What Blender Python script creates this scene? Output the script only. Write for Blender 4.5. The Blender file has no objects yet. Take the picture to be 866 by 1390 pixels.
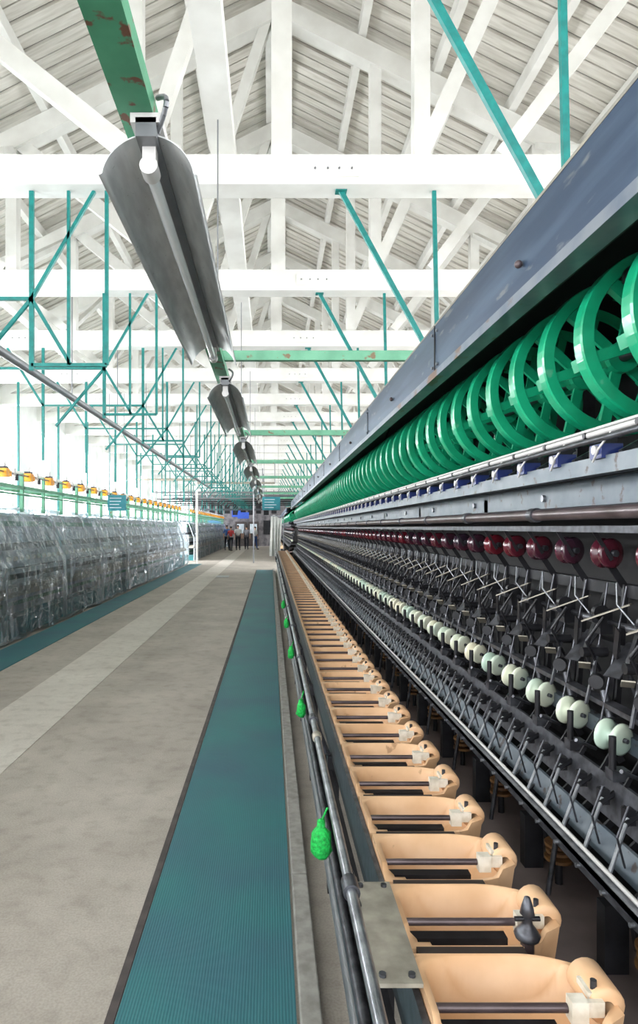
import bpy, math, random
from mathutils import Vector, Matrix, noise
random.seed(7)
S = bpy.context.scene
F = 870.0
try:
    S.view_settings.view_transform = 'Standard'
    S.view_settings.exposure = 0.0
except Exception: pass

# ---------------------------------------------------------------- materials
def srgb(r, g, b):
    def c(v):
        v /= 255.0
        return v/12.92 if v <= 0.04045 else ((v+0.055)/1.055)**2.4
    return (c(r), c(g), c(b), 1)
def mat(name, c1, c2=None, rough=0.5, metal=0.0, scale=8.0, bump=0.0, stretch=(1,1,1), lo=0.35, hi=0.65, detail=6, spec=0.5, coat=0.0, c3=None, s3=30, t3=0.66, st3=(1,1,1)):
    m = bpy.data.materials.new(name); m.use_nodes = True
    nt = m.node_tree; n = nt.nodes; l = nt.links
    b = n['Principled BSDF']
    b.inputs['Roughness'].default_value = rough
    b.inputs['Metallic'].default_value = metal
    b.inputs['Specular IOR Level'].default_value = spec
    b.inputs['Coat Weight'].default_value = coat
    b.inputs['Base Color'].default_value = c1
    if c2 is None: c2 = tuple(min(1, x*0.85) for x in c1[:3]) + (1,)
    tc = n.new('ShaderNodeTexCoord'); mp = n.new('ShaderNodeMapping')
    mp.inputs['Scale'].default_value = stretch
    l.new(tc.outputs['Object'], mp.inputs['Vector'])
    no = n.new('ShaderNodeTexNoise'); no.inputs['Scale'].default_value = scale; no.inputs['Detail'].default_value = detail
    l.new(mp.outputs['Vector'], no.inputs['Vector'])
    cr = n.new('ShaderNodeValToRGB')
    cr.color_ramp.elements[0].position = lo; cr.color_ramp.elements[0].color = c1
    cr.color_ramp.elements[1].position = hi; cr.color_ramp.elements[1].color = c2
    l.new(no.outputs['Fac'], cr.inputs['Fac'])
    out = cr.outputs['Color']
    if c3 is not None:
        m3 = n.new('ShaderNodeMapping'); m3.inputs['Scale'].default_value = st3
        l.new(tc.outputs['Object'], m3.inputs['Vector'])
        n3 = n.new('ShaderNodeTexNoise'); n3.inputs['Scale'].default_value = s3; n3.inputs['Detail'].default_value = 8
        l.new(m3.outputs['Vector'], n3.inputs['Vector'])
        r3 = n.new('ShaderNodeMapRange'); r3.inputs['From Min'].default_value = t3; r3.inputs['From Max'].default_value = t3+.05
        l.new(n3.outputs['Fac'], r3.inputs['Value'])
        mx = n.new('ShaderNodeMixRGB'); l.new(r3.outputs['Result'], mx.inputs[0]); l.new(out, mx.inputs[1]); mx.inputs[2].default_value = c3
        out = mx.outputs['Color']
    l.new(out, b.inputs['Base Color'])
    if bump > 0:
        bp = n.new('ShaderNodeBump'); bp.inputs['Strength'].default_value = bump; bp.inputs['Distance'].default_value = 0.01
        l.new(no.outputs['Fac'], bp.inputs['Height']); l.new(bp.outputs['Normal'], b.inputs['Normal'])
    return m
M = {}
M['white'] = mat('white_paint', srgb(226,226,221), srgb(212,211,205), rough=0.55, scale=3)
M['deck'] = mat('white_board', srgb(222,219,211), srgb(198,194,184), rough=0.65, scale=4, stretch=(0.5,5,1))
M['gap'] = mat('board_gap', srgb(105,102,96), rough=0.9)
M['wall'] = mat('white_plaster', srgb(226,226,222), srgb(210,210,206), rough=0.8, scale=2)
M['teal'] = mat('teal_paint', srgb(0,122,116), srgb(0,102,98), rough=0.4, scale=20)
M['greenp'] = mat('chipped_green_paint', srgb(58,126,94), srgb(70,140,106), rough=0.5, scale=9, bump=0.2, c3=srgb(96,62,44), s3=16, t3=.57)
M['ltgreen'] = mat('pale_green_paint', srgb(108,170,138), srgb(92,152,122), rough=0.5, c3=srgb(120,100,75), s3=12, t3=.64)
M['refl'] = mat('reflector_metal', srgb(205,207,206), srgb(180,182,182), rough=0.34, metal=0.3, scale=9, stretch=(3,.6,3), c3=srgb(120,118,114), s3=60, t3=.68)
M['tube'] = mat('tube_glass', srgb(232,235,235), srgb(222,226,228), rough=0.15, coat=0.5)
M['cond'] = mat('conduit', srgb(125,127,130), rough=0.4, metal=0.5)
M['hood'] = mat('hood_metal', srgb(36,54,76), srgb(70,88,108), rough=0.42, metal=0.25, spec=0.35, scale=4, stretch=(1,0.2,2.6), lo=0.42, hi=0.72, bump=0.12, detail=10, c3=srgb(96,100,104), s3=11, t3=.63, st3=(1,.35,1.6))
M['hoodtop'] = mat('hood_top', srgb(104,104,100), srgb(144,138,124), rough=0.5, scale=8)
M['lip'] = mat('worn_lip', srgb(88,98,112), srgb(112,118,126), rough=0.35, metal=0.4, scale=10, c3=srgb(96,68,54), s3=10, t3=.6, st3=(1,.5,1))
M['dark'] = mat('dark_iron', srgb(42,42,46), srgb(26,26,29), rough=0.4, metal=0.3, scale=15)
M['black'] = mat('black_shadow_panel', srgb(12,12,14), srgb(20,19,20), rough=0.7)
M['iron'] = mat('worn_iron', srgb(90,92,98), srgb(58,58,62), rough=0.36, metal=0.6, scale=30)
M['steel'] = mat('steel', srgb(165,168,173), srgb(122,125,130), rough=0.28, metal=0.75, scale=25)
M['greypaint'] = mat('blue_grey_paint', srgb(74,86,96), srgb(98,106,112), rough=0.4, metal=0.2, scale=9, c3=srgb(60,52,48), s3=20, t3=.6)
M['brownpipe'] = mat('brown_pipe', srgb(94,82,84), srgb(68,57,57), rough=0.3, metal=0.4, scale=12)
M['reel'] = mat('green_reel', srgb(20,156,112), srgb(10,132,92), rough=0.3, scale=9, coat=0.3)
M['basin'] = mat('tan_ceramic', srgb(226,186,146), srgb(212,168,126), rough=0.45, scale=7, coat=0.08, c3=srgb(182,142,106), s3=20, t3=.66)
M['basin_gap_shade'] = mat('slot_shade', srgb(50,40,35), rough=0.6)
M['clip'] = mat('white_clip', srgb(226,220,206), srgb(196,188,170), rough=0.4, scale=30)
M['tag'] = mat('beige_plate', srgb(166,160,146), srgb(134,128,116), rough=0.4, metal=.2, scale=20)
M['pul'] = mat('ivory_pulley', srgb(234,228,202), srgb(188,210,194), rough=0.22, scale=3.3, coat=0.4, detail=1)
M['red'] = mat('maroon_pulley', srgb(92,22,34), srgb(48,34,48), rough=0.2, scale=3, coat=0.6, detail=1)
M['blue'] = mat('blue_plastic', srgb(32,48,108), rough=0.35)
M['yel'] = mat('ochre_ring', srgb(132,96,54), srgb(86,58,34), rough=0.5, scale=20)
M['orange'] = mat('orange_box', srgb(240,168,28), srgb(222,138,18), rough=0.4)
M['gbag'] = mat('green_mesh', srgb(15,190,78), srgb(6,140,54), rough=0.7, scale=120, bump=0.6)
M['cable'] = mat('white_cable', srgb(196,194,191), rough=0.4)
M['kerb'] = mat('kerb_concrete', srgb(160,158,152), srgb(130,128,122), rough=0.85, scale=18, bump=0.2)
M['trench'] = mat('machine_tray', srgb(122,110,108), srgb(96,86,84), rough=0.4, scale=5)
M['edge'] = mat('dark_edge', srgb(82,74,72), srgb(62,56,56), rough=0.7, scale=12)
M['sign'] = mat('teal_sign', srgb(36,130,142), srgb(28,118,130), rough=0.4)
M['body'] = mat('machine_body', srgb(222,230,236), srgb(176,190,200), rough=0.4, scale=2.5)
M['base'] = mat('machine_base_teal', srgb(60,145,148), srgb(84,132,140), rough=0.5, scale=3)
M['sheetw'] = mat('white_cloth', srgb(215,215,210), rough=0.7)
M['skin'] = mat('skin', srgb(215,165,135), rough=0.5)
M['hair'] = mat('hair', srgb(30,24,22), rough=0.5)
M['dkwall'] = mat('dark_partition', srgb(128,124,126), srgb(84,82,86), rough=0.7, scale=3)
M['screen'] = mat('blue_screen', srgb(60,95,200), rough=0.3)

def concrete(name, a, b2, dark, sc=1.2):
    m = bpy.data.materials.new(name); m.use_nodes = True
    nt = m.node_tree; n = nt.nodes; l = nt.links; b = n['Principled BSDF']
    tc = n.new('ShaderNodeTexCoord')
    n1 = n.new('ShaderNodeTexNoise'); n1.inputs['Scale'].default_value = sc; n1.inputs['Detail'].default_value = 10; n1.inputs['Roughness'].default_value = 0.65
    n2 = n.new('ShaderNodeTexNoise'); n2.inputs['Scale'].default_value = 110; n2.inputs['Detail'].default_value = 3
    n3 = n.new('ShaderNodeTexNoise'); n3.inputs['Scale'].default_value = 9; n3.inputs['Detail'].default_value = 8
    for x in (n1, n2, n3): l.new(tc.outputs['Object'], x.inputs['Vector'])
    cr = n.new('ShaderNodeValToRGB'); cr.color_ramp.elements[0].position = 0.35; cr.color_ramp.elements[1].position = 0.65
    cr.color_ramp.elements[0].color = a; cr.color_ramp.elements[1].color = b2
    l.new(n1.outputs['Fac'], cr.inputs['Fac'])
    c2 = n.new('ShaderNodeValToRGB'); c2.color_ramp.elements[0].position = 0.38; c2.color_ramp.elements[1].position = 0.6
    c2.color_ramp.elements[0].color = (dark, dark, dark, 1); c2.color_ramp.elements[1].color = (1, 1, 1, 1)
    l.new(n2.outputs['Fac'], c2.inputs['Fac'])
    mx = n.new('ShaderNodeMixRGB'); mx.blend_type = 'MULTIPLY'; mx.inputs[0].default_value = 1
    l.new(cr.outputs['Color'], mx.inputs[1]); l.new(c2.outputs['Color'], mx.inputs[2])
    c3 = n.new('ShaderNodeValToRGB'); c3.color_ramp.elements[0].position = 0.3; c3.color_ramp.elements[1].position = 0.5
    c3.color_ramp.elements[0].color = (0.84, 0.83, 0.82, 1); c3.color_ramp.elements[1].color = (1, 1, 1, 1)
    l.new(n3.outputs['Fac'], c3.inputs['Fac'])
    m2 = n.new('ShaderNodeMixRGB'); m2.blend_type = 'MULTIPLY'; m2.inputs[0].default_value = 1
    l.new(mx.outputs['Color'], m2.inputs[1]); l.new(c3.outputs['Color'], m2.inputs[2])
    l.new(m2.outputs['Color'], b.inputs['Base Color']); b.inputs['Roughness'].default_value = 0.7
    bp = n.new('ShaderNodeBump'); bp.inputs['Strength'].default_value = 0.15; bp.inputs['Distance'].default_value = 0.004
    l.new(n2.outputs['Fac'], bp.inputs['Height']); l.new(bp.outputs['Normal'], b.inputs['Normal'])
    return m
M['floor'] = concrete('floor_concrete', srgb(188,180,169), srgb(164,156,146), 0.84)
M['stripe'] = concrete('floor_concrete_pale', srgb(214,208,198), srgb(198,191,181), 0.9)

def matmat():
    m = bpy.data.materials.new('ribbed_blue_rubber'); m.use_nodes = True
    nt = m.node_tree; n = nt.nodes; l = nt.links; b = n['Principled BSDF']
    tc = n.new('ShaderNodeTexCoord')
    w = n.new('ShaderNodeTexWave'); w.wave_type = 'BANDS'; w.bands_direction = 'X'; w.inputs['Scale'].default_value = 30
    l.new(tc.outputs['Object'], w.inputs['Vector'])
    no = n.new('ShaderNodeTexNoise'); no.inputs['Scale'].default_value = 1.6; no.inputs['Detail'].default_value = 8
    l.new(tc.outputs['Object'], no.inputs['Vector'])
    cr = n.new('ShaderNodeValToRGB'); cr.color_ramp.elements[0].position = 0.3; cr.color_ramp.elements[1].position = 0.7
    cr.color_ramp.elements[0].color = srgb(46,122,124); cr.color_ramp.elements[1].color = srgb(54,102,118)
    l.new(no.outputs['Fac'], cr.inputs['Fac'])
    c2 = n.new('ShaderNodeValToRGB'); c2.color_ramp.elements[0].color = (0.72,0.74,0.76,1); c2.color_ramp.elements[1].color = (1,1,1,1)
    l.new(w.outputs['Fac'], c2.inputs['Fac'])
    mx = n.new('ShaderNodeMixRGB'); mx.blend_type = 'MULTIPLY'; mx.inputs[0].default_value = 1
    l.new(cr.outputs['Color'], mx.inputs[1]); l.new(c2.outputs['Color'], mx.inputs[2])
    l.new(mx.outputs['Color'], b.inputs['Base Color']); b.inputs['Roughness'].default_value = 0.55
    bp = n.new('ShaderNodeBump'); bp.inputs['Strength'].default_value = 0.25; bp.inputs['Distance'].default_value = 0.003
    l.new(w.outputs['Fac'], bp.inputs['Height']); l.new(bp.outputs['Normal'], b.inputs['Normal'])
    return m
M['mat'] = matmat()

def plastic():
    m = bpy.data.materials.new('clear_plastic_sheet'); m.use_nodes = True
    nt = m.node_tree; n = nt.nodes; l = nt.links; b = n['Principled BSDF']
    b.inputs['Base Color'].default_value = srgb(226,236,250); b.inputs['Roughness'].default_value = 0.08  # blue tint here and below stands in for bluish reflections on the sheet
    b.inputs['Specular IOR Level'].default_value = 1.0
    b.inputs['Coat Weight'].default_value = 1.0; b.inputs['Coat Roughness'].default_value = 0.04; b.inputs['Coat IOR'].default_value = 1.8
    tr = n.new('ShaderNodeBsdfTransparent'); tr.inputs['Color'].default_value = (0.90,0.955,1.0,1)
    gl = n.new('ShaderNodeBsdfGlossy'); gl.inputs['Roughness'].default_value = 0.05; gl.inputs['Color'].default_value = (.93,.97,1,1)
    mx = n.new('ShaderNodeMixShader'); m0 = n.new('ShaderNodeMixShader')
    fr = n.new('ShaderNodeFresnel'); fr.inputs['IOR'].default_value = 2.1
    tc = n.new('ShaderNodeTexCoord'); mp = n.new('ShaderNodeMapping'); mp.inputs['Scale'].default_value = (2, 2.6, 0.7)
    no = n.new('ShaderNodeTexNoise'); no.inputs['Scale'].default_value = 1.8; no.inputs['Detail'].default_value = 5; no.inputs['Distortion'].default_value = 1.2
    l.new(tc.outputs['Object'], mp.inputs['Vector']); l.new(mp.outputs['Vector'], no.inputs['Vector'])
    cr = n.new('ShaderNodeMapRange'); cr.inputs['From Min'].default_value = 0.48; cr.inputs['From Max'].default_value = 0.70
    cr.inputs['To Min'].default_value = 0.03; cr.inputs['To Max'].default_value = 0.55
    l.new(no.outputs['Fac'], cr.inputs['Value']); l.new(cr.outputs['Result'], mx.inputs['Fac'])
    n2 = n.new('ShaderNodeTexNoise'); n2.inputs['Scale'].default_value = 4; n2.inputs['Detail'].default_value = 4; n2.inputs['Distortion'].default_value = 2.0
    l.new(tc.outputs['Object'], n2.inputs['Vector'])
    bp = n.new('ShaderNodeBump'); bp.inputs['Strength'].default_value = 1.0; bp.inputs['Distance'].default_value = 0.09
    l.new(n2.outputs['Fac'], bp.inputs['Height'])
    for i in (b.inputs['Normal'], b.inputs['Coat Normal'], gl.inputs['Normal'], fr.inputs['Normal']): l.new(bp.outputs['Normal'], i)
    l.new(fr.outputs[0], m0.inputs['Fac']); l.new(tr.outputs[0], m0.inputs[1]); l.new(gl.outputs[0], m0.inputs[2])
    l.new(m0.outputs[0], mx.inputs[1]); l.new(b.outputs['BSDF'], mx.inputs[2])
    l.new(mx.outputs['Shader'], n['Material Output'].inputs['Surface'])
    return m
M['plastic'] = plastic()
def glassm():
    m = bpy.data.materials.new('window_glass'); m.use_nodes = True
    nt = m.node_tree; n = nt.nodes; l = nt.links
    tr = n.new('ShaderNodeBsdfTransparent'); tr.inputs['Color'].default_value = (0.97,0.98,1,1)
    g = n.new('ShaderNodeBsdfGlossy'); g.inputs['Roughness'].default_value = 0.05
    mx = n.new('ShaderNodeMixShader'); mx.inputs['Fac'].default_value = 0.06
    l.new(tr.outputs[0], mx.inputs[1]); l.new(g.outputs[0], mx.inputs[2]); l.new(mx.outputs[0], n['Material Output'].inputs['Surface'])
    return m
M['glass'] = glassm()

# ---------------------------------------------------------------- mesh builder
class MB:
    def __init__(s): s.v=[]; s.f=[]; s.mi=[]; s.sm=[]; s.mats=[]
    def m(s, k):
        if k not in s.mats: s.mats.append(k)
        return s.mats.index(k)
    def add(s, vs, fs, k, smooth=False):
        o = len(s.v); s.v += [tuple(v) for v in vs]; i = s.m(k)
        for f in fs: s.f.append([o+a for a in f]); s.mi.append(i); s.sm.append(smooth)
    def box(s, x0,x1,y0,y1,z0,z1,k):
        vs=[(x0,y0,z0),(x1,y0,z0),(x1,y1,z0),(x0,y1,z0),(x0,y0,z1),(x1,y0,z1),(x1,y1,z1),(x0,y1,z1)]
        s.add(vs,[(0,3,2,1),(4,5,6,7),(0,1,5,4),(1,2,6,5),(2,3,7,6),(3,0,4,7)],k)
    def bar(s, p, q, w, h, k, up=(0,1,0)):
        p=Vector(p);q=Vector(q);d=(q-p).normalized();u=Vector(up)
        if abs(d.dot(u))>0.98: u=Vector((1,0,0))
        a=d.cross(u).normalized();b=a.cross(d).normalized()
        vs=[]
        for c in (p,q):
            for sa,sb in((-1,-1),(1,-1),(1,1),(-1,1)): vs.append(c+a*sa*w/2+b*sb*h/2)
        s.add(vs,[(0,1,2,3),(7,6,5,4),(0,4,5,1),(1,5,6,2),(2,6,7,3),(3,7,4,0)],k)
    def cyl(s, p, q, r, k, n=10, r2=None, cap=True):
        p=Vector(p);q=Vector(q);d=(q-p).normalized();r2=r if r2 is None else r2
        u=Vector((0,0,1)) if abs(d.z)<0.9 else Vector((1,0,0))
        a=d.cross(u).normalized();b=a.cross(d)
        vs=[]
        for c,rr in((p,r),(q,r2)):
            for i in range(n):
                t=2*math.pi*i/n; vs.append(c+(a*math.cos(t)+b*math.sin(t))*rr)
        s.add(vs,[(i,(i+1)%n,n+(i+1)%n,n+i) for i in range(n)],k,True)
        if cap: s.add(vs,[tuple(range(n))[::-1],tuple(range(n,2*n))],k)
    def path(s, pts, r, k, n=8):
        for a,b in zip(pts[:-1],pts[1:]): s.cyl(a,b,r,k,n)
    def lathe(s, c, axis, prof, k, n=24, closed=False, smooth=True):
        c=Vector(c);d=Vector(axis).normalized()
        u=Vector((0,0,1)) if abs(d.z)<0.9 else Vector((1,0,0))
        a=d.cross(u).normalized();b=a.cross(d)
        vs=[]
        for r,o in prof:
            for i in range(n):
                t=2*math.pi*i/n; vs.append(c+d*o+(a*math.cos(t)+b*math.sin(t))*r)
        m=len(prof); fs=[]
        for j in range(m if closed else m-1):
            j2=(j+1)%m
            for i in range(n): fs.append((j*n+i,j*n+(i+1)%n,j2*n+(i+1)%n,j2*n+i))
        s.add(vs,fs,k,smooth)
    def extr(s, prof, y0, y1, k, close=True, smooth=False):
        n=len(prof); vs=[(x,y0,z) for x,z in prof]+[(x,y1,z) for x,z in prof]
        fs=[(i,(i+1)%n,n+(i+1)%n,n+i) for i in range(n if close else n-1)]
        if close: fs+= [tuple(range(n))[::-1],tuple(range(n,2*n))]
        s.add(vs,fs,k,smooth)
    def ico(s, c, r, k, sc=(1,1,1), n=10):
        prof=[]
        for i in range(n+1):
            t=math.pi*i/n; prof.append((max(1e-4,r*math.sin(t)),-r*math.cos(t)))
        o=len(s.v); s.lathe((0,0,0),(0,0,1),prof,k,14)
        for i in range(o,len(s.v)):
            v=s.v[i]; s.v[i]=(c[0]+v[0]*sc[0],c[1]+v[1]*sc[1],c[2]+v[2]*sc[2])
    def obj(s, name, parent=None, array=None, bevel=0):
        me=bpy.data.meshes.new(name); me.from_pydata(s.v,[],s.f)
        for k in s.mats: me.materials.append(M[k])
        me.polygons.foreach_set('material_index',s.mi); me.polygons.foreach_set('use_smooth',s.sm); me.update()
        o=bpy.data.objects.new(name,me); S.collection.objects.link(o)
        if parent: o.parent=parent; o.matrix_parent_inverse=Matrix.Translation(parent.location).inverted()
        if bevel:
            b=o.modifiers.new('b','BEVEL'); b.width=bevel; b.segments=2; b.limit_method='ANGLE'
        if array:
            a=o.modifiers.new('a','ARRAY'); a.use_relative_offset=False; a.use_constant_offset=True
            a.constant_offset_displace=(0,array[1],0); a.count=array[0]
        return o
def empty(name, loc=(0,0,0)):
    o=bpy.data.objects.new(name,None); o.location=loc; S.collection.objects.link(o); o.empty_display_size=0.2; return o

# ---------------------------------------------------------------- room shell
XL,XR,Y0,Y1=-6.6,6.8,-3.0,60.0
RX=0.1; RZ=8.2; SL=0.5
b=MB(); b.box(XL-0.3,XR+0.3,Y0,Y1,-0.1,0,'floor')
b.obj('floor')
b=MB(); b.box(-2.35,-1.75,Y0,Y1-6,0.0,0.004,'stripe'); b.obj('floor_walkway_stripe')
def wallside(name,x0,x1,side):
    w=MB(); g=MB()
    z0,z1=1.1,4.35
    w.box(x0,x1,Y0,Y1,0,z0,'wall'); w.box(x0,x1,Y0,Y1,z1,5.3,'wall')
    wy=-2.5+0.1
    prev=Y0
    wins=[]
    while wy+1.6<Y1-0.5:
        w.box(x0,x1,prev,wy,z0,z1,'wall'); wins.append(wy); prev=wy+1.6; wy+=2.5
    w.box(x0,x1,prev,Y1,z0,z1,'wall')
    w.obj(name)
    for i,wy in enumerate(wins):
        g=MB(); xm=(x0+x1)/2
        g.box(xm-.04,xm+.04,wy,wy+.06,z0,z1,'white'); g.box(xm-.04,xm+.04,wy+1.54,wy+1.6,z0,z1,'white')
        g.box(xm-.04,xm+.04,wy+.06,wy+1.54,z0,z0+.07,'white'); g.box(xm-.04,xm+.04,wy+.06,wy+1.54,z1-.07,z1,'white')
        for a in(0.42,0.8,1.18): g.box(xm-.02,xm+.02,wy+a-.015,wy+a+.015,z0+.07,z1-.07,'white')
        for a in range(1,6): g.box(xm-.018,xm+.018,wy+.06,wy+1.54,z0+a*(z1-z0)/6-.015,z0+a*(z1-z0)/6+.015,'white')
        g.box(xm-.003,xm+.003,wy+.06,wy+1.54,z0+.07,z1-.07,'glass')
        g.obj('window_%s_%d'%(side,i+1))
wallside('wall_left',XL-0.3,XL,'left')
wallside('wall_right',XR,XR+0.3,'right')
w=MB()
w.box(XL,XR,Y1,Y1+.3,0,8.7,'wall'); w.obj('wall_end')
deck=MB(); pur=MB()
def roofpt(side,d,off):
    x=RX+side*d; z=RZ-SL*d+off
    return x,z
for side in(-1,1):
    D=7.1
    xa,za=roofpt(side,0,0.36); xb,zb=roofpt(side,D,0.36)
    deck.add([(xa,Y0,za+.05),(xb,Y0,zb+.05),(xb,Y1,zb+.05),(xa,Y1,za+.05)],[(0,1,2,3)],'gap')
    y=Y0;i=0
    while y<Y1:
        dz=0.014 if i%2 else 0.0
        deck.add([(xa,y,za+dz-.012),(xb,y,zb+dz-.012),(xb,y+.186,zb+dz+.008),(xa,y+.186,za+dz+.008),
                  (xa,y,za+.03+dz),(xb,y,zb+.03+dz),(xb,y+.186,zb+.03+dz),(xa,y+.186,za+.03+dz)],
                 [(0,1,2,3),(4,7,6,5),(0,4,5,1),(3,2,6,7),(0,3,7,4),(1,5,6,2)],'deck')
        y+=0.2;i+=1
    for j in range(8):
        d=0.12+j*0.95
        x,z=roofpt(side,d,0.26)
        pur.box(x-.05,x+.05,Y0,Y1,z-.08,z+.08,'white')
deck.obj('ceiling'); pur.obj('ceiling_purlins')
TS=2.5
def truss(k):
    y=5.72+TS*k
    t=MB()
    t.box(XL,XR,y-.12,y+.12,4.6,4.86,'white')
    for x in(-4.1,.55,2.9,5.0):
        t.box(x-.22,x+.22,y-.135,y-.12,4.66,4.80,'white')
        for q in(-.16,-.05,.05,.16): t.cyl((x+q,y-.135,4.73),(x+q,y-.15,4.73),.009,'cond',6)
    for side in(-1,1):
        xa,za=roofpt(side,0,0.02); xb,zb=roofpt(side,6.7,0.02)
        t.bar((xa,y,za),(xb,y,zb),.24,.2,'white',up=(0,1,0))
    t.box(RX-.09,RX+.09,y-.08,y+.08,4.86,RZ-.05,'white')
    for px in(1.34,-1.2,3.4,-3.3):
        zt=RZ-SL*abs(px-RX)-.05
        t.box(px-.07,px+.07,y-.07,y+.07,4.86,zt,'white')
    def strut(x0,x1,z0=4.9,w=.13):
        z1=RZ-SL*abs(x1-RX)-.05
        t.bar((x0,y,z0),(x1,y,z1),w,.11,'white')
    strut(-1.2,-3.2,w=.17); strut(-1.1,-.05); strut(1.34,2.3); strut(2.05,3.3); strut(-3.4,-4.6); strut(3.45,4.7)
    return t.obj('roof_truss')
for k in range(-3,22): truss(k)
lb=MB(); lb.box(-.52,-.31,Y0,Y1,4.86,5.04,'white')
for x in(-3.9,3.9): lb.box(x-.07,x+.07,Y0,Y1,4.86,5.0,'white')
lb.obj('ceiling_tie_beams')
br=MB()
for k in range(-3,21):
    y=5.72+TS*k
    for x in(-3.3,3.4):
        br.bar((x,y,4.95),(x,y+TS,RZ-SL*abs(x-RX)-.05),.07,.09,'white',up=(1,0,0))
    br.bar((RX,y,RZ-.5),(RX,y+TS/2,RZ+.1),.08,.1,'white',up=(1,0,0))
br.obj('ceiling_braces')

for k in range(-3,20):
    y=5.72+TS*k; t=MB()
    def R(a,c,w=.035): t.bar((a[0],y,a[1]),(c[0],y,c[1]),w,.03,'teal')
    R((.63,4.6),(1.71,2.62),.042); R((1.46,4.6),(1.5,2.62),.034)
    t.box(.58,.68,y-.04,y+.04,4.59,4.6,'teal')
    if k>=-1:
        R((-2.13,4.6),(-2.13,3.0),.04); R((-1.57,4.6),(-2.13,3.64),.03); R((-2.13,3.64),(-3.8,3.64),.03)
        R((-2.13,3.64),(-2.75,2.9),.03); R((-2.13,3.64),(-1.78,3.05),.03)
        R((-1.46,4.6),(-1.46,3.05),.03); R((-1.80,4.6),(-1.80,3.05),.025); R((-2.13,3.05),(-1.46,3.05),.03)
        R((-3.8,4.6),(-3.8,2.72),.045); R((-4.4,4.6),(-3.8,3.64)); R((-5.2,4.6),(-5.2,1.0),.045)
        if k>5: R((-.9,4.6),(-1.2,3.7)); R((-1.2,4.6),(-1.2,3.4))
    t.obj('teal_hanger_frame')

p=MB(); p.cyl((-2.6,1,3.30),(-2.6,28,3.30),.045,'cond',12)
for k in range(-1,9):
    y=5.9+TS*k; p.cyl((-2.6,y,3.34),(-2.6,y,4.62),.008,'cond',6)
p.obj('overhead_pipe')

# ---------------------------------------------------------------- floor mats, kerb
b=MB(); b.box(-.50,.085,Y0,24,0.001,0.012,'mat'); b.obj('blue_rubber_mat')
b=MB(); b.box(-3.5,-3.0,Y0,28,0.001,0.012,'mat'); b.obj('blue_rubber_mat')
b=MB(); b.box(-.535,-.505,Y0,24,0.0,0.008,'edge'); b.obj('trim_1')
b=MB()
y=Y0
while y<24:
    b.box(.095,.165,y,y+1.95,0,.05,'kerb'); y+=1.96
b.obj('machine_kerb',bevel=.006)
b=MB(); b.box(-1.75,-1.35,20.5,21.2,.004,.012,'steel'); b.obj('floor_hatch')

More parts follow.
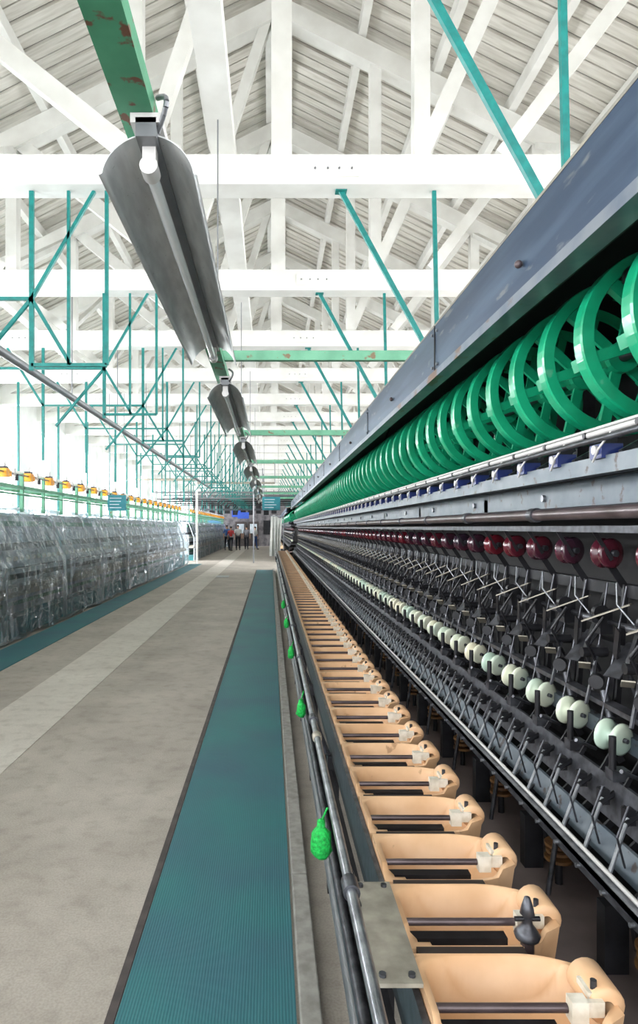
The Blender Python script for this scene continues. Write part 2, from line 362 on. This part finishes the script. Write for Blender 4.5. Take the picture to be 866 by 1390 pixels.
# ---------------------------------------------------------------- right reeling machine
P=.25
def reeling_machine(ya, n):
    par=empty('silk_reeling_machine',(1.0,ya+n*P/2,0))
    L=n*P; yb=ya+L
    def O(mb,name,arr=None,bev=0): return mb.obj(name,par,arr,bev)
    h=MB()
    h.extr([(.75,2.30),(.745,2.51),(.765,2.515),(.77,2.30)],ya,yb,'hood')
    h.extr([(.745,2.512),(.76,2.54),(1.0,2.585),(1.75,2.6),(1.75,2.57),(1.0,2.555),(.77,2.51)],ya,yb,'hoodtop')
    h.extr([(.736,2.272),(.736,2.304),(.80,2.304),(.80,2.272)],ya,yb,'lip')
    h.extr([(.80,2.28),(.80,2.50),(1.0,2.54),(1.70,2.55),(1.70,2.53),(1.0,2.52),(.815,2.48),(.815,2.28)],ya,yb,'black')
    y=ya+.6
    while y<yb:
        h.box(.741,.746,y,y+.004,2.302,2.512,'black')
        for zz in(2.33,2.48): h.cyl((.747,y+.04,zz),(.738,y+.04,zz),.007,'steel',8); h.cyl((.747,y-.04,zz),(.738,y-.04,zz),.007,'steel',8)
        h.ico((.735,y+1.0,2.38),.012,'brownpipe')
        y+=2.0
    O(h,'hood')
    f=MB()
    f.box(1.70,1.75,ya,yb,.1,2.57,'black')  # back panel added to block right-wall light and keep the interior dark
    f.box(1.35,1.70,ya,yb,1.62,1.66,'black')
    f.box(.62,1.7,ya,yb,.46,.49,'trench')
    f.box(.6,.62,ya,yb,.0,.50,'dark')
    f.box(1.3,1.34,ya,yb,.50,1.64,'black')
    y=ya
    while y<yb+.1:
        f.box(1.34,1.42,y,y+.06,0,2.56,'dark'); f.box(.65,.72,y,y+.06,0,.46,'dark')
        f.box(.95,1.34,y,y+.04,.80,.86,'dark'); f.box(.95,1.34,y,y+.05,1.66,1.72,'dark')
        y+=1.25
    f.box(.86,.93,ya,yb,1.745,1.775,'dark')
    f.box(.855,.86,ya,yb,1.74,1.785,'greypaint')
    f.box(.95,.965,ya,yb,1.665,1.742,'greypaint')
    f.box(.93,1.34,ya,yb,1.742,1.75,'dark')
    f.cyl((.915,ya,1.642),(.915,yb,1.642),.019,'brownpipe',14)
    y=ya+.4
    while y<yb:
        f.cyl((.915,y,1.642),(.915,y+.04,1.642),.025,'iron',14); f.cyl((.965,y+.02,1.70),(.94,y+.02,1.70),.012,'steel',8); y+=.75
    f.box(.97,1.02,ya,yb,1.585,1.605,'iron')
    f.cyl((.85,ya,1.845),(.85,yb,1.845),.008,'cable',8)
    f.cyl((.875,ya,1.865),(.875,yb,1.865),.005,'cable',6)
    f.cyl((.835,ya,1.825),(.835,yb,1.825),.008,'iron',8)
    f.box(1.12,1.15,ya,yb,1.38,1.42,'dark'); f.box(1.10,1.14,ya,yb,1.20,1.23,'dark')
    f.cyl((1.08,ya,1.30),(1.08,yb,1.30),.008,'iron',8)
    f.box(1.04,1.07,ya,yb,.945,.995,'greypaint')
    f.box(1.0,1.04,ya,yb,1.06,1.075,'iron')
    f.extr([(.93,.80),(.955,.90),(.965,.90),(.94,.80)],ya,yb,'iron')
    f.extr([(.88,.725),(.905,.785),(.915,.785),(.89,.725)],ya,yb,'greypaint')
    f.box(.80,.84,ya,yb,.735,.745,'steel'); f.box(.80,.806,ya,yb,.715,.745,'iron')
    f.cyl((.825,ya,.755),(.825,yb,.755),.006,'cable',6)
    f.cyl((.86,ya,.70),(.86,yb,.70),.012,'dark',8)
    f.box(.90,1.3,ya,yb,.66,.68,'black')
    O(f,'frame')
    r=MB(); r.cyl((1.115,ya,2.14),(1.115,yb,2.14),.018,'dark',12)
    O(r,'reel_axle')
    r=MB(); c=(1.115,ya+.25,2.14)
    r.lathe(c,(0,1,0),[(.245,-.012),(.248,-.004),(.248,.034),(.240,.034),(.238,-.002),(.212,-.002),(.209,-.006),(.212,-.012)],'reel',64,closed=True,smooth=False)
    r.lathe(c,(0,1,0),[(.050,-.03),(.050,.03),(.018,.03),(.018,-.03)],'reel',20,closed=True,smooth=False)
    for i in range(6):
        t=math.pi*2*i/6+.3; ct,st=math.cos(t),math.sin(t)
        r.bar((c[0]+.04*ct,c[1],c[2]+.04*st),(c[0]+.216*ct,c[1],c[2]+.216*st),.032,.014,'reel',up=(0,1,0))
        r.bar((c[0]+.10*ct,c[1]+.018,c[2]+.10*st),(c[0]+.22*ct,c[1]+.022,c[2]+.22*st),.007,.036,'reel',up=(0,1,0))
        r.bar((c[0]+.226*ct,c[1]+.0,c[2]+.226*st),(c[0]+.226*ct,c[1]+.10,c[2]+.226*st),.036,.008,'reel',up=(ct,0,st))
    O(r,'green_reels',(n-1,P))
    kq=MB()
    for y in(1.0,5.0,9.0):
        kq.ico((1.0,ya+y+.46,2.29),.032,'dark'); kq.cyl((1.0,ya+y+.46,2.29),(1.08,ya+y+.5,2.5),.009,'dark',8)
    O(kq,'reel_lifting_knobs')
    u=MB(); y=ya+.12
    u.box(.845,.90,y-.035,y+.025,1.778,1.815,'blue'); u.cyl((.846,y-.01,1.80),(.836,y-.01,1.80),.012,'cable',10)
    u.box(.86,.92,y+.03,y+.06,1.775,1.84,'dark')
    u.cyl((.88,y+.05,1.775),(.88,y+.05,1.87),.007,'dark',6); u.cyl((.84,y+.05,1.845),(.90,y+.05,1.845),.009,'dark',6)
    u.bar((.88,y-.06,1.79),(1.02,y-.02,1.86),.012,.012,'iron')
    u.path([(.85,y-.08,1.845),(.83,y-.05,1.80),(.84,y,1.77)],.003,'cable',5)
    O(u,'traverse_guides',(n,P))
    u=MB(); y=ya+.20
    cR=(1.05,y,1.52)
    prof=[(.012,-.024),(.040,-.024),(.047,-.019),(.047,-.012),(.030,-.005),(.030,.005),(.047,.012),(.047,.019),(.040,.024),(.012,.024)]
    u.lathe(cR,(-.3,1,0),prof,'red',26)
    u.cyl((1.062,y-.035,1.52),(1.04,y+.035,1.52),.011,'iron',10)
    u.bar((1.05,y+.03,1.52),(1.13,y+.03,1.40),.022,.006,'dark')
    u.bar((1.05,y-.03,1.50),(.99,y-.03,1.595),.012,.005,'dark')
    O(u,'maroon_pulleys',(n,P))
    u=MB(); y=ya+.1
    u.bar((1.13,y,1.40),(1.03,y-.05,1.20),.024,.006,'dark',up=(1,0,0))
    u.bar((1.03,y-.05,1.20),(1.10,y+.02,1.08),.03,.006,'iron',up=(1,0,0))
    u.bar((1.08,y+.02,1.37),(.975,y+.10,1.31),.045,.004,'tag',up=(0,0,1))
    u.bar((1.10,y+.03,1.25),(1.0,y-.02,1.16),.05,.004,'iron',up=(0,0,1))
    u.cyl((1.09,y+.06,1.42),(.99,y+.02,1.02),.0032,'iron',6)
    u.cyl((1.10,y-.06,1.42),(1.03,y-.1,1.08),.003,'iron',6)
    u.path([(1.04,y+.10,1.32),(1.0,y+.13,1.24),(1.06,y+.16,1.14)],.005,'dark',6)
    u.cyl((1.0,y-.09,1.20),(1.08,y-.09,1.20),.016,'dark',10)
    u.cyl((1.01,y+.09,1.12),(1.03,y+.12,1.12),.022,'dark',12)
    u.bar((1.12,y+.12,1.42),(1.09,y+.12,1.0),.016,.012,'dark')
    u.cyl((1.05,y+.13,1.33),(1.05,y+.15,1.33),.025,'dark',12)
    u.bar((1.02,y-.02,1.30),(1.08,y+.14,1.02),.026,.005,'dark',up=(1,0,0))
    u.bar((1.06,y+.17,1.22),(.985,y+.10,1.05),.014,.006,'iron',up=(1,0,0))
    u.box(1.05,1.09,y-.11,y-.07,1.26,1.34,'dark'); u.cyl((1.03,y-.12,1.31),(1.03,y-.06,1.31),.013,'iron',8)
    u.path([(1.0,y-.05,1.44),(.985,y-.08,1.38),(1.01,y-.12,1.33),(1.05,y-.10,1.28)],.003,'steel',5)
    u.bar((1.0,y+.14,1.17),(1.03,y+.20,1.14),.035,.004,'tag',up=(0,0,1))
    u.cyl((1.02,y+.02,1.03),(1.02,y+.06,1.10),.012,'iron',8)
    O(u,'stop_motion_levers',(n,P))
    u=MB(); y=ya+.07
    cW=(1.0,y,.99)
    prof=[(.008,-.036),(.036,-.036),(.046,-.031),(.046,-.022),(.036,-.016),(.018,-.010),(.018,.008),(.036,.014),(.046,.020),(.046,.028),(.038,.033),(.010,.033)]
    u.lathe(cW,(-.45,1,0.05),prof,'pul',30)
    u.cyl((1.02,y-.042,.988),(.98,y+.05,.993),.007,'iron',8)
    u.bar((.985,y+.045,.99),(1.05,y+.06,1.06),.02,.006,'iron')
    u.bar((1.0,y+.045,.99),(1.05,y+.045,.90),.02,.006,'dark')
    O(u,'ivory_pulleys',(n,P))
    u=MB(); y=ya+.05
    for q,(dy) in enumerate((0,.125)):
        yy=y+dy
        u.bar((.955,yy,.90),(1.03,yy+.02,1.0),.012,.006,'dark')
        u.cyl((.83,yy-.03,.75),(.91,yy+.03,.86),.0055,'steel',7)
        u.cyl((.90,yy+.02,.85),(.96,yy+.05,.87),.008,'dark',7)
        u.path([(.885,yy,.75),(.86,yy-.01,.83),(.90,yy+.01,.90)],.003,'iron',6)
        u.box(.905,.93,yy+.03,yy+.055,.84,.88,'dark')
        u.bar((.86,yy+.05,.70),(.96,yy+.05,.80),.02,.008,'dark')
        u.cyl((.80,yy+.06,.725),(.79,yy+.06,.725),.006,'steel',8)
        u.cyl((.93,yy+.08,.86),(.925,yy+.08,.86),.012,'black',10)
    u.cyl((.92,y+.08,.96),(1.0,y+.12,.92),.006,'iron',6)
    u.cyl((.95,y+.18,.92),(.95,y+.18,1.02),.01,'dark',8)
    u.box(.94,.99,y+.16,y+.20,.90,.93,'iron')
    O(u,'lower_levers',(n,P))
    u=MB(); y=ya+.2
    for j in range(3): u.cyl((.90,y,.565+.022*j),(.90,y,.574+.022*j),.042-.004*(j%2),'yel',18)
    u.cyl((.90,y,.49),(.90,y,.66),.012,'dark',8)
    u.bar((.88,y+.05,.60),(1.0,y+.05,.62),.06,.02,'dark'); u.box(.83,.89,y+.09,y+.13,.49,.66,'dark'); u.cyl((.84,y-.06,.49),(.87,y-.06,.69),.008,'iron',6)
    O(u,'ochre_discs',(n//2,P*2))
    # basins
    bs=MB()
    NX,NY=26,20; ya2=ya
    def hw(u): return .104 if u<.6 else .104*(1-.45*((u-.6)/.4)**2)
    def hz(u,v):
        rim=.75
        uu=(u-.50)/.455
        d=(abs(uu)**5+abs(v/.84)**6)
        dep=max(0,min(1,(1-d)*3.0)); dep=dep*dep*(3-2*dep)
        depth=.085+.015*(1-u)
        if v<-.55 and u<.86: rim-=.018*min(1,(-.55-v)/.1)
        bowl = 1.0 if u<.6 else 1-.55*((u-.6)/.36)**2 if u<.96 else .4
        return rim-depth*dep*(.65+.35*min(1,u*3))*bowl
    vs=[];fs=[]
    for i in range(NX+1):
        u_=i/NX; x=.283+.335*u_
        for j in range(NY+1):
            v_=-1+2*j/NY; vs.append((x,ya2+.125+v_*hw(u_),hz(u_,v_)))
    W=NY+1
    for i in range(NX):
        for j in range(NY): fs.append((i*W+j,(i+1)*W+j,(i+1)*W+j+1,i*W+j+1))
    bs.add(vs,fs,'basin',True)
    loop=[j for j in range(W)]+[i*W+NY for i in range(1,NX+1)]+[NX*W+j for j in range(NY-1,-1,-1)]+[i*W for i in range(NX-1,0,-1)]
    lv=[vs[a] for a in loop]; n0=len(lv)
    bs.add(lv+[(x+(-.02 if x>.45 else 0),y,.62) for x,y,z in lv],[(i,n0+i,n0+(i+1)%n0,(i+1)%n0) for i in range(n0)],'basin')
    cy=ya2+.125
    bs.lathe((.60,cy+.01,.745),(0,1,0),[(.012,-.045),(.03,-.045),(.034,-.04),(.034,.04),(.03,.045),(.012,.045)],'basin',18)
    O(bs,'cocoon_basins',(n,P))
    bs=MB()
    bs.box(.30,.505,cy-.062,cy-.036,.690,.726,'dark')
    bs.cyl((.29,cy-.030,.742),(.54,cy-.030,.742),.008,'brownpipe',8)
    bs.box(.53,.56,cy-.05,cy-.025,.725,.765,'clip'); bs.box(.555,.59,cy-.045,cy-.035,.735,.762,'clip')
    bs.box(.568,.578,cy-.03,cy+.015,.745,.768,'clip')
    bs.cyl((.582,cy-.02,.768),(.582,cy-.02,.785),.006,'iron',8)
    bs.box(.30,.52,cy+.106,cy+.143,.68,.738,'basin_gap_shade')  # dark block in the gap between basins, shade put in as colour
    O(bs,'basin_fittings',(n,P))
    fr=MB()
    fr.box(.27,.62,ya,yb,.58,.62,'dark'); fr.box(.268,.281,ya,yb,.62,.728,'iron')
    fr.box(.235,.268,ya,yb,.50,.54,'dark')
    fr.cyl((.23,ya,.40),(.23,yb,.40),.018,'iron',10); fr.cyl((.245,ya,.22),(.245,yb,.22),.024,'cond',10)
    fr.cyl((.215,ya,.66),(.215,yb,.66),.007,'dark',8)
    y=ya
    while y<yb+.05:
        fr.box(.25,.30,y,y+.05,0,.60,'dark'); fr.bar((.26,y+.02,.60),(.178,y+.02,.80),.014,.014,'dark'); y+=1.25
    fr.cyl((.178,ya,.80),(.178,yb,.80),.0125,'steel',14)
    y=ya+1.1
    while y<yb:
        fr.cyl((.178,y,.80),(.178,y+.05,.80),.019,'iron',14); fr.cyl((.178,y+.025,.80),(.23,y+.025,.66),.01,'iron',8); y+=1.25
    O(fr,'basin_frame_and_rail')
    return par
m1=reeling_machine(.30,92)
m2=reeling_machine(29.6,88)

b=MB(); b.box(.195,.282,1.18,1.52,.752,.760,'tag')
for q in((.21,1.2),(.265,1.2),(.21,1.5),(.265,1.5)): b.cyl((q[0],q[1],.76),(q[0],q[1],.766),.007,'iron',8)
b.obj('steel_bracket_plate',m1)
b=MB(); c=(.535,1.335)
b.cyl((c[0],c[1],.70),(c[0],c[1],.77),.014,'brownpipe',12); b.lathe((c[0],c[1],.745),(0,0,1),[(.001,0),(.024,0),(.027,.008),(.020,.018),(.011,.03),(.009,.045),(.015,.051),(.012,.066),(.006,.085),(.001,.087)],'iron',16)
b.cyl((c[0]-.026,c[1],.785),(c[0]+.026,c[1],.785),.005,'dark',8); b.obj('water_tap',m1)
for (Y,X,z,s) in((1.83,.145,.72,1),(3.14,.15,.72,.8),(4.5,.145,.73,.8),(5.8,.145,.74,.8),(7.2,.145,.74,.8)):
    b=MB()
    b.lathe((X,Y,z-.065*s),(0,0,1),[(.001,0),(.018*s,.004),(.028*s,.02),(.029*s,.045*s),(.026*s,.075*s),(.014,.09*s),(.010,.11*s),(.001,.115*s)],'gbag',16)
    for i in range(len(b.v)):
        v=Vector(b.v[i]); nn=noise.noise(v*60)*.009; b.v[i]=(v.x+nn,v.y+nn,v.z)
    b.cyl((X,Y,z+.04*s),(.163,Y,.80),.003,'gbag',6)
    b.obj('green_mesh_bag')
b=MB(); b.lathe((.178,2.42,.80),(0,1,0),[(.013,0),(.018,.006),(.019,.02),(.018,.05),(.013,.055)],'tag',12); b.obj('rope_wrap',m1)

b=MB(); vs=[];fs=[];N=24;K=14
for i in range(N+1):
    a=i/N
    for j in range(K+1):
        t=j/K; x=.02+.42*a+.05*math.sin(a*22)*t+.05*t*math.sin(a*5); y=23.6+.06*math.cos(a*22)*t-.1*t
        vs.append((x-.06*t,y,2.0-1.45*t+.06*math.sin(a*6)*(1-t)))
for i in range(N):
    for j in range(K): fs.append((i*(K+1)+j,(i+1)*(K+1)+j,(i+1)*(K+1)+j+1,i*(K+1)+j+1))
b.add(vs,fs,'sheetw',True); b.bar((.0,23.6,2.02),(.5,23.6,2.02),.03,.03,'steel'); b.box(.47,.5,23.58,23.62,0,2.03,'steel')
b.obj('white_dust_cloth')

def sign(x,y,z,w,h,top):
    b=MB(); b.box(x-w/2,x+w/2,y,y+.02,z-h/2,z+h/2,'sign')
    for r in range(4):
        zz=z+h*.3-r*h*.2
        b.box(x-w*.38,x-w*.38+w*random.uniform(.5,.76),y-.003,y,zz-h*.02,zz+h*.02,'body')
    for s in(-.4,.4): b.cyl((x+s*w,y+.01,z+h/2),(x+s*w,y+.01,top),.006,'cond',6)
    b.obj('hanging_sign')
sign(.03,22.2,2.43,.62,.46,4.65); sign(-3.5,14.6,2.16,.42,.36,4.65)

# ---------------------------------------------------------------- fluorescent line
b=MB()
BX,BZ=-.39,2.80
b.extr([(BX-.05,BZ),(BX+.05,BZ),(BX+.05,BZ+.06),(BX+.044,BZ+.06),(BX+.044,BZ+.008),(BX-.044,BZ+.008),(BX-.044,BZ+.06),(BX-.05,BZ+.06)],-1,30,'greenp')
for y in(0.5,4.75,8.6,12.4,16.2,20,23.8,27.6):
    b.bar((BX-.02,y,2.87),(1.45,y,2.87),.07,.05,'ltgreen',up=(0,1,0))
    b.cyl((BX,y,2.87),(BX,y,4.62),.006,'cond',6)
    b.box(1.38,1.45,y-.03,y+.03,2.605,2.87,'ltgreen')
b.obj('lighting_support_rail')
def fixture(y0,L):
    par=empty('fluorescent_lamp',(-.37,y0+L/2,2.68))
    cx,cz=-.36,2.70
    b=MB()
    prof=[]
    for i in range(-12,13):
        t=i/12; ang=t*math.radians(82)
        x=.128*math.sin(ang)*(1+.06*abs(t)); z=cz-.080+.13*math.cos(ang)
        prof.append((x+cx,z))
    prof=[(prof[0][0]-.010,prof[0][1]-.004)]+prof+[(prof[-1][0]+.010,prof[-1][1]-.004)]
    nseg=len(prof)
    b.extr(prof,y0,y0+L,'refl',close=False,smooth=True)
    b.extr([(x,z+.004) for x,z in prof],y0,y0+L,'refl',close=False,smooth=True)
    for yy in(y0,y0+L):
        vs=[(x,yy,z) for x,z in prof]+[(x,yy,z+.004) for x,z in prof]
        b.add(vs,[(i,i+1,nseg+i+1,nseg+i) for i in range(nseg-1)],'refl')
    b.extr([(cx-.03,cz+.03),(cx+.03,cz+.03),(cx+.03,cz+.085),(cx-.03,cz+.085)],y0-.03,y0+L+.03,'cond')
    b.obj('reflector',par)
    b=MB()
    b.cyl((cx,y0+.07,cz-.03),(cx,y0+L-.07,cz-.03),.019,'tube',16)
    for yy in(y0+.01,y0+L-.07):
        b.cyl((cx,yy,cz-.03),(cx,yy+.06,cz-.03),.027,'cable',16); b.box(cx-.02,cx+.02,yy+.01,yy+.05,cz-.03,cz+.045,'cable')
    b.obj('tube',par)
    b=MB()
    pts=[]
    for i in range(9):
        t=i/8*math.pi; pts.append((cx+.03+.035*math.sin(t),y0-.02-.06*math.sin(t)+.02,cz+.06+.10*(i/8)))
    b.path(pts,.008,'cond',8)
    b.box(cx-.045,cx+.045,y0-.03,y0+.12,cz+.07,cz+.098,'cable')
    for yy in(y0+.3,y0+L-.3): b.bar((cx,yy,cz+.075),(BX,yy,BZ),.03,.02,'cond')
    b.obj('bracket',par)
fixture(1.88,2.2)
for y in(5.1,8.5,11.9,15.3,18.7,22.4,25.8): fixture(y,2.2)

# ---------------------------------------------------------------- left plastic-covered machines
def covered(ya,yb):
    par=empty('plastic_covered_reeling_machine',(-4.2,(ya+yb)/2,0))
    b=MB()
    b.box(-4.9,-3.72,ya,yb,.0,.28,'base'); b.box(-4.9,-3.95,ya,yb,.28,1.25,'body'); b.box(-3.95,-3.66,ya,yb,.60,.68,'clip')
    b.box(-4.9,-4.0,ya,yb,1.25,1.36,'iron'); b.box(-4.7,-4.05,ya,yb,1.36,1.78,'body'); b.box(-4.05,-4.0,ya,yb,1.62,1.70,'ltgreen')
    b.box(-4.9,-3.95,ya,yb,1.78,1.82,'body'); b.box(-3.96,-3.94,ya,yb,.80,.88,'iron'); b.box(-3.96,-3.94,ya,yb,.40,.46,'ltgreen')
    y=ya
    while y<yb:
        b.box(-3.72,-3.66,y,y+.05,0,1.1,'body'); b.box(-4.9,-4.8,y,y+.07,0,1.82,'body')
        b.bar((-3.70,y+.03,1.1),(-3.95,y+.03,1.80),.04,.04,'body')
        y+=2.6
    y=ya+.1
    while y<yb-.2:
        b.cyl((-3.93,y,1.12),(-3.93,y+.05,1.12),.04,'pul',10); b.box(-3.93,-3.68,y,y+.19,.68,.73,'clip')
        y+=.25
    b.cyl((-3.75,ya,1.0),(-3.75,yb,1.0),.015,'steel',8)
    b.obj('machine_frame',par)
    b=MB(); vs=[];fs=[]
    prof=[(-3.52,.03),(-3.53,.3),(-3.54,.6),(-3.54,.85),(-3.55,1.1),(-3.60,1.2),(-3.68,1.4),(-3.76,1.6),(-3.84,1.8),(-3.92,1.90),(-4.1,1.93),(-4.5,1.93),(-4.95,1.92)]
    pr=[]
    for (a,c) in zip(prof[:-1],prof[1:]):
        for q in range(4): t=q/4; pr.append((a[0]*(1-t)+c[0]*t,a[1]*(1-t)+c[1]*t))
    pr.append(prof[-1])
    NYs=int((yb-ya)/.05); Kp=len(pr)
    for i in range(NYs+1):
        y=ya+(yb-ya)*i/NYs
        ph=(y%1.3)/1.3; sp=math.sin(math.pi*ph)
        for j,(x,z) in enumerate(pr):
            yy=y+ (z-1.2)*.35*(ph-.5)
            fold=.050*noise.noise(Vector((yy*2.2,z*.5,3)))+.034*(.5-abs(noise.noise(Vector((yy*5,z*1.4+y*.9,9)))))*2-.03
            topf=1 if z<1.88 else .3
            dz=(-.07*sp if z>1.0 else 0)*topf
            vs.append((min(-3.5,x+(fold*1.2-.03*sp)*topf),y,max(.018,z+dz+.014*noise.noise(Vector((y*5,z*3,5))))))
    for i in range(NYs):
        for j in range(Kp-1): fs.append((i*Kp+j,(i+1)*Kp+j,(i+1)*Kp+j+1,i*Kp+j+1))
    b.add(vs,fs,'plastic',True); b.obj('plastic_sheet',par)
    b=MB()
    b.box(-3.95,-3.89,ya,yb,2.20,2.25,'ltgreen'); b.box(-4.35,-4.29,ya,yb,2.20,2.25,'ltgreen'); b.cyl((-3.9,ya,2.42),(-3.9,yb,2.42),.015,'steel',8); b.cyl((-3.8,ya,2.10),(-3.8,yb,2.10),.015,'ltgreen',8)
    b.cyl((-4.6,ya,2.6),(-4.6,yb,2.6),.03,'white',8); b.box(-4.9,-4.8,ya,yb,2.3,2.4,'ltgreen')
    y=ya+.2
    while y<yb:
        b.box(-4.35,-3.89,y,y+.04,2.20,2.24,'ltgreen'); b.box(-3.95,-3.90,y,y+.05,1.84,2.45,'ltgreen')
        b.box(-3.97,-3.85,y+.2,y+.32,2.34,2.47,'orange'); b.box(-3.96,-3.86,y+.21,y+.31,2.47,2.50,'dark')
        b.cyl((-3.9,y+.26,2.50),(-3.9,y+.26,2.58),.02,'cable',8); b.box(-3.93,-3.87,y+.55,y+.60,2.38,2.50,'cable')
        b.cyl((-3.9,y+.7,2.42),(-3.9,y+.7,2.32),.03,'dark',8); b.box(-3.94,-3.88,y+.42,y+.47,2.36,2.44,'orange')
        y+=.95
    b.obj('overhead_bobbin_rail',par)
covered(-1.5,28); covered(31,54)

b=MB()
b.cyl((-3.3,28.8,0),(-3.3,28.8,3.75),.05,'white',10); b.cyl((-3.3,28.8,3.6),(.2,28.8,3.6),.05,'tag',10); b.cyl((-3.3,28.8,2.9),(-.8,28.8,2.9),.03,'cond',10)
b.cyl((-.75,28.8,0),(-.75,28.8,3.6),.03,'cond',10); b.cyl((-3.3,28.8,3.75),(-6.5,28.8,3.75),.05,'tag',10)
for x in(-2.5,-1.6,.2): b.cyl((x,28.8,3.6),(x,28.8,4.65),.02,'cond',8)
b.obj('pipe_gantry')
b=MB()
for y in(33,36,39,42):
    b.cyl((-6,y,3.4),(6,y,3.4),.05,'cond',8); b.cyl((-6,y+1,3.1),(6,y+1,3.1),.04,'dark',8)
    for x in(-3.25,-.4): b.cyl((x,y,3.1),(x,y,4.65),.03,'cond',8)
b.obj('service_pipework')
b=MB()
b.box(-6.6,6.8,55,55.15,0,4.4,'dkwall')
b.box(-5.4,-4.2,54.9,55,1.4,2.2,'screen'); b.box(-3.3,-2.2,54.9,54.98,2.5,3.1,'screen'); b.box(-.6,.6,54.9,54.98,1.0,2.2,'dark')
for x in(-3.0,-1.9): b.box(x,x+.9,54.92,55,0,2.1,'edge'); b.box(x+.15,x+.75,54.9,54.92,1.1,1.9,'body')
b.obj('wall_partition')
b=MB()
for i in range(10):
    x=-5.5+i*.62; b.box(x,x+.42,51+.3*(i%3),51.4+.3*(i%3),2.6+.1*(i%2),3.4+.2*(i%3),'dark'); b.cyl((x+.2,51.3,3.3),(x+.2,51.3,4.65),.02,'dark',6)
b.box(-5.6,.8,50.9,51.0,2.95,3.1,'iron'); b.box(-2.6,-1.7,50.85,50.95,2.3,2.8,'screen')
b.obj('overhead_machinery')

# ---------------------------------------------------------------- people
def person(x,y,shirt,trous,h=1.68,face=0,stride=.12):
    par=empty('person',(x,y,0)); s=h/1.7
    kids=[]
    def skin(name,pts,edges,rad,m):
        me=bpy.data.meshes.new(name); me.from_pydata([Vector(p)*s for p in pts],edges,[])
        o=bpy.data.objects.new(name,me); S.collection.objects.link(o)
        md=o.modifiers.new('s','SKIN'); sd=o.modifiers.new('ss','SUBSURF'); sd.levels=1; sd.render_levels=1
        for i,r in enumerate(rad): me.skin_vertices[0].data[i].radius=(r[0]*s,r[1]*s) if isinstance(r,tuple) else (r*s,r*s)
        me.skin_vertices[0].data[0].use_root=True
        me.materials.append(M[m]); md.use_smooth_shade=True; kids.append(o)
    skin('trousers',[(0,0,.95),(-.09,0,.88),(-.10,stride*.3,.50),(-.10,stride,.08),(.09,0,.88),(.10,-stride*.2,.50),(.10,-stride,.08)],
         [(0,1),(1,2),(2,3),(0,4),(4,5),(5,6)],[(.13,.10),.095,.065,.048,.095,.065,.048],trous)
    skin('shirt',[(0,0,.98),(0,0,1.15),(0,0,1.36),(0,0,1.45),(-.18,0,1.38),(-.24,.02,1.14),(.18,0,1.38),(.24,-.02,1.14)],
         [(0,1),(1,2),(2,3),(2,4),(4,5),(2,6),(6,7)],[(.15,.10),(.14,.10),(.16,.10),.06,.065,.048,.065,.048],shirt)
    skin('neck_head',[(0,0,1.42),(0,0,1.52),(0,-.01,1.60),(0,0,1.67)],[(0,1),(1,2),(2,3)],[.05,.052,(.078,.092),.06],'skin')
    for sg in(-1,1):
        skin('forearm_hand',[(sg*.24,0,1.16),(sg*.255,-.05,.92),(sg*.255,-.07,.84),(sg*.25,-.08,.77),(sg*.23,-.10,.82)],[(0,1),(1,2),(2,3),(2,4)],[.038,.026,(.02,.036),.012,.010],'skin')
    b=MB()
    b.ico((0,.012*s,1.645*s),.088*s,'hair',sc=(.95,1.05,.95)); 
    for sg in(-1,1):
        b.ico((sg*.03*s,-.088*s,1.61*s),.01*s,'hair'); b.ico((sg*.08*s,0,1.60*s),.018*s,'skin')
        yy=stride if sg<0 else -stride
        b.ico((sg*.10*s,(yy-.05)*s,.045*s),.05*s,'dark',sc=(.9,2.2,.85))
    b.cyl((0,-.09*s,1.61*s),(0,-.112*s,1.585*s),.009*s,'skin',8); b.box(-.02*s,.02*s,-.094*s,-.088*s,1.553*s,1.56*s,'red')
    kids.append(b.obj('head_details'))
    for o in kids: o.parent=par
    par.rotation_euler=(0,0,face)
M['s_white']=mat('shirt_white',srgb(225,225,225)); M['s_red']=mat('shirt_red',srgb(190,50,50)); M['s_blue']=mat('shirt_blue',srgb(60,100,170)); M['t_dark']=mat('trouser_dark',srgb(40,42,55)); M['s_grey']=mat('shirt_grey',srgb(150,150,160))
person(-3.05,45,'s_blue','t_dark',1.74,.4); person(-2.7,43.8,'s_red','t_dark',1.66,2.8); person(-2.3,45.5,'s_white','t_dark',1.75,.2); person(-1.75,47,'s_grey','t_dark',1.7,3.1); person(-1.1,46.5,'s_white','s_blue',1.65,1.0)

# ---------------------------------------------------------------- light
w=bpy.data.worlds.new('sky'); S.world=w; w.use_nodes=True
bg=w.node_tree.nodes['Background']; bg.inputs['Color'].default_value=(.95,.97,1,1); bg.inputs['Strength'].default_value=4.2
def area(name,loc,rot,sx,sy,power,col=(1,1,1)):
    l=bpy.data.lights.new(name,'AREA'); l.shape='RECTANGLE'; l.size=sx; l.size_y=sy; l.energy=power; l.color=col
    o=bpy.data.objects.new(name,l); o.location=loc; o.rotation_euler=rot; S.collection.objects.link(o); return o
Lc=(Y0+Y1)/2
area('daylight_left',(XL-1.15,Lc,3.0),(0,math.radians(-58),0),3.8,Y1-Y0,23000,(1,.99,.975))
area('daylight_right',(XR+1.15,Lc,3.0),(0,math.radians(58),0),3.8,Y1-Y0,16000,(1,.99,.975))
# ---------------------------------------------------------------- camera
cd=bpy.data.cameras.new('camera'); cam=bpy.data.objects.new('camera',cd); S.collection.objects.link(cam)
cam.location=(0,0,1.6); cam.rotation_euler=(math.radians(90),0,0)
cd.sensor_fit='AUTO'; cd.sensor_width=36; cd.lens=F*36/1390
cd.shift_x=66/1390; cd.shift_y=21/1390; cd.clip_start=.05; cd.clip_end=200
S.camera=cam
